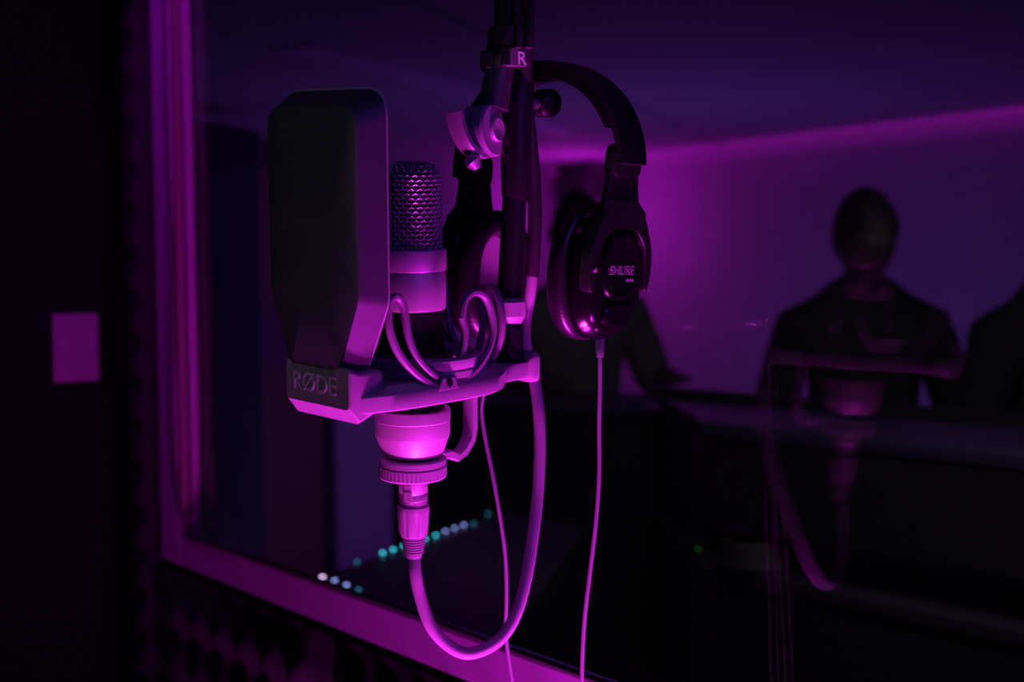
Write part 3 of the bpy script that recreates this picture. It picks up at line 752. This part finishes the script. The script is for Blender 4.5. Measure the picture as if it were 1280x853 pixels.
obj('joint_housing', zc([(655, 88, 1.046, .0075), (650, 108, 1.046, .0105), (646, 130, 1.046, .0118), (645, 180, 1.046, .0116), (645, 243, 1.046, .0108), (644, 249, 1.046, .0095)]), M_['blackplastic'], bo)
obj('lower_tube', zc([(643, 248, 1.046, .0088), (637, 377, 1.05, .0095)]), M_['blackplastic'], bo)
obj('coupling', zc([(637, 374, 1.05, .0105), (637, 376, 1.05, .0122), (637, 394, 1.052, .0122), (637, 398, 1.052, .0112), (637, 405, 1.052, .0085)]), M_['mount'], bo, smooth=30)
obj('socket', zc([(637, 403, 1.052, .0085), (635, 410, 1.053, .0105), (634, 446, 1.058, .0120), (634, 458, 1.06, .0110)]), M_['blackplastic'], bo)
kx = Vector((.75, -.66, 0)).normalized()
obj('tension_knob', MB().lathe([(0, -.011), (.0080, -.011), (.0105, -.008)] + [(.0105 - .0006 * (i % 2), -.007 + i * .0011) for i in range(11)] + [(.0085, .0065), (.004, .0080), (0, .0080)], 32, P(684, 129, 1.072), Vector((.55, -.82, -.1)).to_track_quat('Z', 'Y').to_matrix()), M_['blackplastic'], bo)
obj('knob_axle', MB().tube([P(650, 132, 1.046), P(684, 128, 1.078)], .004, 12), M_['steel'], bo)
for i, (x0, x1, r) in enumerate(((646, 649, .0028), (664, 662, .0032))):
    pth = spline([P(x0 + 6, -990, 1.03), P(x0 + 5, -500, 1.03), P(x0 + 4, -60, 1.03), P(x0, 0, 1.028), P(x1, 40, 1.0235), P(x1 - 1, 60, 1.0225)], 5)
    tag(obj('stand_cable', MB().tube(pth, r, 10), M_['rubber']), ('thin dark cable strapped to the front of the boom above the collar', 'thin dark cable along the outer side of the boom above the collar')[i], 'cable')

# ------------------------------------------------------------------ headphones
DH = 1.085; be = math.radians(42)
OH = P(682, 210, DH)
hx = Vector((math.cos(be), -math.sin(be), 0)); hy = Vector((math.sin(be), math.cos(be), 0))
MH = Matrix((hx, hy, Vector((0, 0, 1)))).transposed().to_4x4(); MH.translation = OH
hp_ = thing('headphones', 'black over-ear headphones hanging by the headband from the boom', 'headphones', MH)
def band(a, b, t0, t1, dz=0, n=40):
    return [Vector((a * math.cos(math.radians(t)), 0, b * math.sin(math.radians(t)) + dz)) for t in (t0 + (t1 - t0) * i / n for i in range(n + 1))]
def bandstrip(pts, wd, th):
    m = MB(); m.tube(pts, .01, up=(0, 1, 0), flat=(wd, th)); return m
obj('headband', bandstrip(band(.082, .0765, -2, 182), .030, .007), M_['blackplastic'], hp_, smooth=30, **L)
obj('headband_pad', bandstrip(band(.0755, .0700, 22, 158), .027, .008), M_['leather'], hp_, smooth=30, **L)
def oval(a, b, x, n=48, p=2.3, dz=0, dy=0):
    r = []
    for i in range(n):
        t_ = 2 * math.pi * i / n; c, s_ = math.cos(t_), math.sin(t_)
        r.append(Vector((x, dy + a * math.copysign(abs(c) ** (2 / p), c), dz + b * math.copysign(abs(s_) ** (2 / p), s_))))
    return r
def ear(sgn, zc_, xc, lean, name):
    T = Matrix.Translation((xc, 0, zc_)) @ Matrix.Rotation(math.radians(lean), 4, 'Y') @ Matrix.Scale(sgn, 4, (1, 0, 0))
    def tr(mb): mb.v = [T @ v for v in mb.v]; return mb
    cup = MB().loft([oval(.034, .046, -.003), oval(.0375, .0495, .000), oval(.038, .050, .006), oval(.036, .048, .010), oval(.033, .044, .0145), oval(.0285, .039, .018), oval(.026, .035, .0185)])
    c = obj('ear_cup', tr(cup), M_['gloss'], hp_, smooth=30, **L)
    pad = MB().loft([oval(.022, .032, -.004), oval(.037, .049, -.0035), oval(.0395, .0515, -.007), oval(.0400, .0520, -.012), oval(.038, .050, -.018), oval(.033, .045, -.0215), oval(.028, .039, -.0215), oval(.0235, .034, -.018), oval(.0215, .0315, -.012), oval(.022, .032, -.004)], False)
    obj('ear_pad', tr(pad), M_['leather'], c, smooth=60, **L)
    obj('driver_cover', tr(MB().loft([oval(.0225, .0325, -.0065), oval(.0225, .0325, -.0045)])), M_['cloth'], c, **L)
    fp = MB().loft([oval(.0205, .0245, .0175, dz=.006), oval(.0215, .0255, .0195, dz=.006), oval(.0205, .0245, .0215, dz=.006), oval(.0175, .0215, .0220, dz=.006), oval(.0160, .0200, .0212, dz=.006)])
    obj('face_plate', tr(fp), M_['gloss'], c, smooth=30, **L)
    lw = MB().loft([oval(.0165, .0095, .0172, dz=-.029), oval(.0165, .0095, .0205, dz=-.029), oval(.014, .0075, .022, dz=-.029)])
    obj('lower_trim', tr(lw), M_['gloss'], c, smooth=30, **L)
    # yoke: a forked shell from the headband down over the top of the cup
    ya_ = spline([Vector((.0160, .087, 0)), Vector((.0172, .068, 0)), Vector((.0215, .050, 0)), Vector((.0300, .034, 0)), Vector((.0365, .018, 0)), Vector((.0375, .002, 0)), Vector((.0362, -.008, 0)), Vector((.0338, -.0125, 0))], 4)
    ri = spline([Vector((.0315, -.0115, 0)), Vector((.0305, -.006, 0)), Vector((.0305, .008, 0)), Vector((.026, .022, 0)), Vector((.015, .032, 0)), Vector((0, .0345, 0))], 4)
    l0 = [Vector((.0110, v.x, v.y)) for v in ya_] + [Vector((.0110, v.x, v.y)) for v in ri] + [Vector((.0110, -v.x, v.y)) for v in reversed(ri[:-1])] + [Vector((.0110, -v.x, v.y)) for v in reversed(ya_)]
    l1 = [Vector((v.x + .0095 - (.004 if v.z > .05 else 0), v.y * .97, v.z)) for v in l0]
    obj('yoke', tr(MB().loft([l0, l1])), M_['blackplastic'], hp_, smooth=30, bevel=.0012, **L)
    sl_ = MB().loft([oval(.0158, .012, .009, dz=.083, p=4), oval(.0163, .0125, .012, dz=.083, p=4), oval(.0158, .012, .0185, dz=.083, p=4)])
    obj('slider', tr(sl_), M_['blackplastic'], hp_, smooth=30, **L)
    obj('hinge_screw', tr(MB().lathe([(.0018, 0), (.0018, .001), (0, .0012)], 12, (.0205, -.031, .004), Vector((1, 0, 0)).to_track_quat('Z', 'Y').to_matrix())), M_['steel'], c, **L)
    return c, T
cR_, TR = ear(1, -.0805, .051, 7, 'right')
cL_, TLm = ear(-1, -.081, -.066, 4, 'left')
def tm(y, z, x=.02135): 
    return TR @ Matrix.Translation((x, y, z)) @ Matrix(((0, 0, 1, 0), (1, 0, 0, 0), (0, 1, 0, 0), (0, 0, 0, 1)))
obj('lettering', text_mb('SHURE', .0098, .0003, tm(0, .0035)), M_['print'], cR_, smooth=0, **L)
m = MB().box((.02145, .0098, -.0035), (.0006, .0085, .0022)); m.v = [TR @ v for v in m.v]
obj('printed_bar', m, M_['print'], cR_, **L)
# thin cord from the cup
cw = TR @ Vector((-.004, 0, -.0535))
cws = MH @ cw
cpx = [(750, 445), (750, 480), (749, 530), (749, 590), (745, 650), (738, 710), (731, 770), (728, 820), (727, 870), (727, 930), (729, 1150), (733, 1500)]
path = spline([MH @ (TR @ Vector((.006, 0, -.049)))] + [P(x, y, 1.05) for x, y in cpx], 5)
obj('cord', MB().tube(path, .0016, 8), M_['thincable'], hp_, smooth=180)
obj('cord_shade_or_sleeve', MB().tube([MH @ (TR @ Vector((.006, 0, -.048))), P(750, 440, 1.05), P(750, 447, 1.05)], [.0035, .0030, .0026], 12), M_['mount'], hp_)
# second thin cable hanging behind the mount
pc = [(612, 470, 1.07), (602, 505, 1.07), (605, 540, 1.07), (615, 590, 1.07), (624, 640, 1.07), (631, 690, 1.07), (633, 740, 1.07), (632, 790, 1.07), (637, 830, 1.07), (645, 880, 1.07), (650, 930, 1.07), (656, 1150, 1.07), (652, 1500, 1.07)]
tag(obj('thin_cord', MB().tube(spline([P(*q) for q in pc], 6), .0015, 8), M_['thincable'], smooth=180), 'thin purple lit cord hanging behind the shock mount inside the cable loop', 'cord')
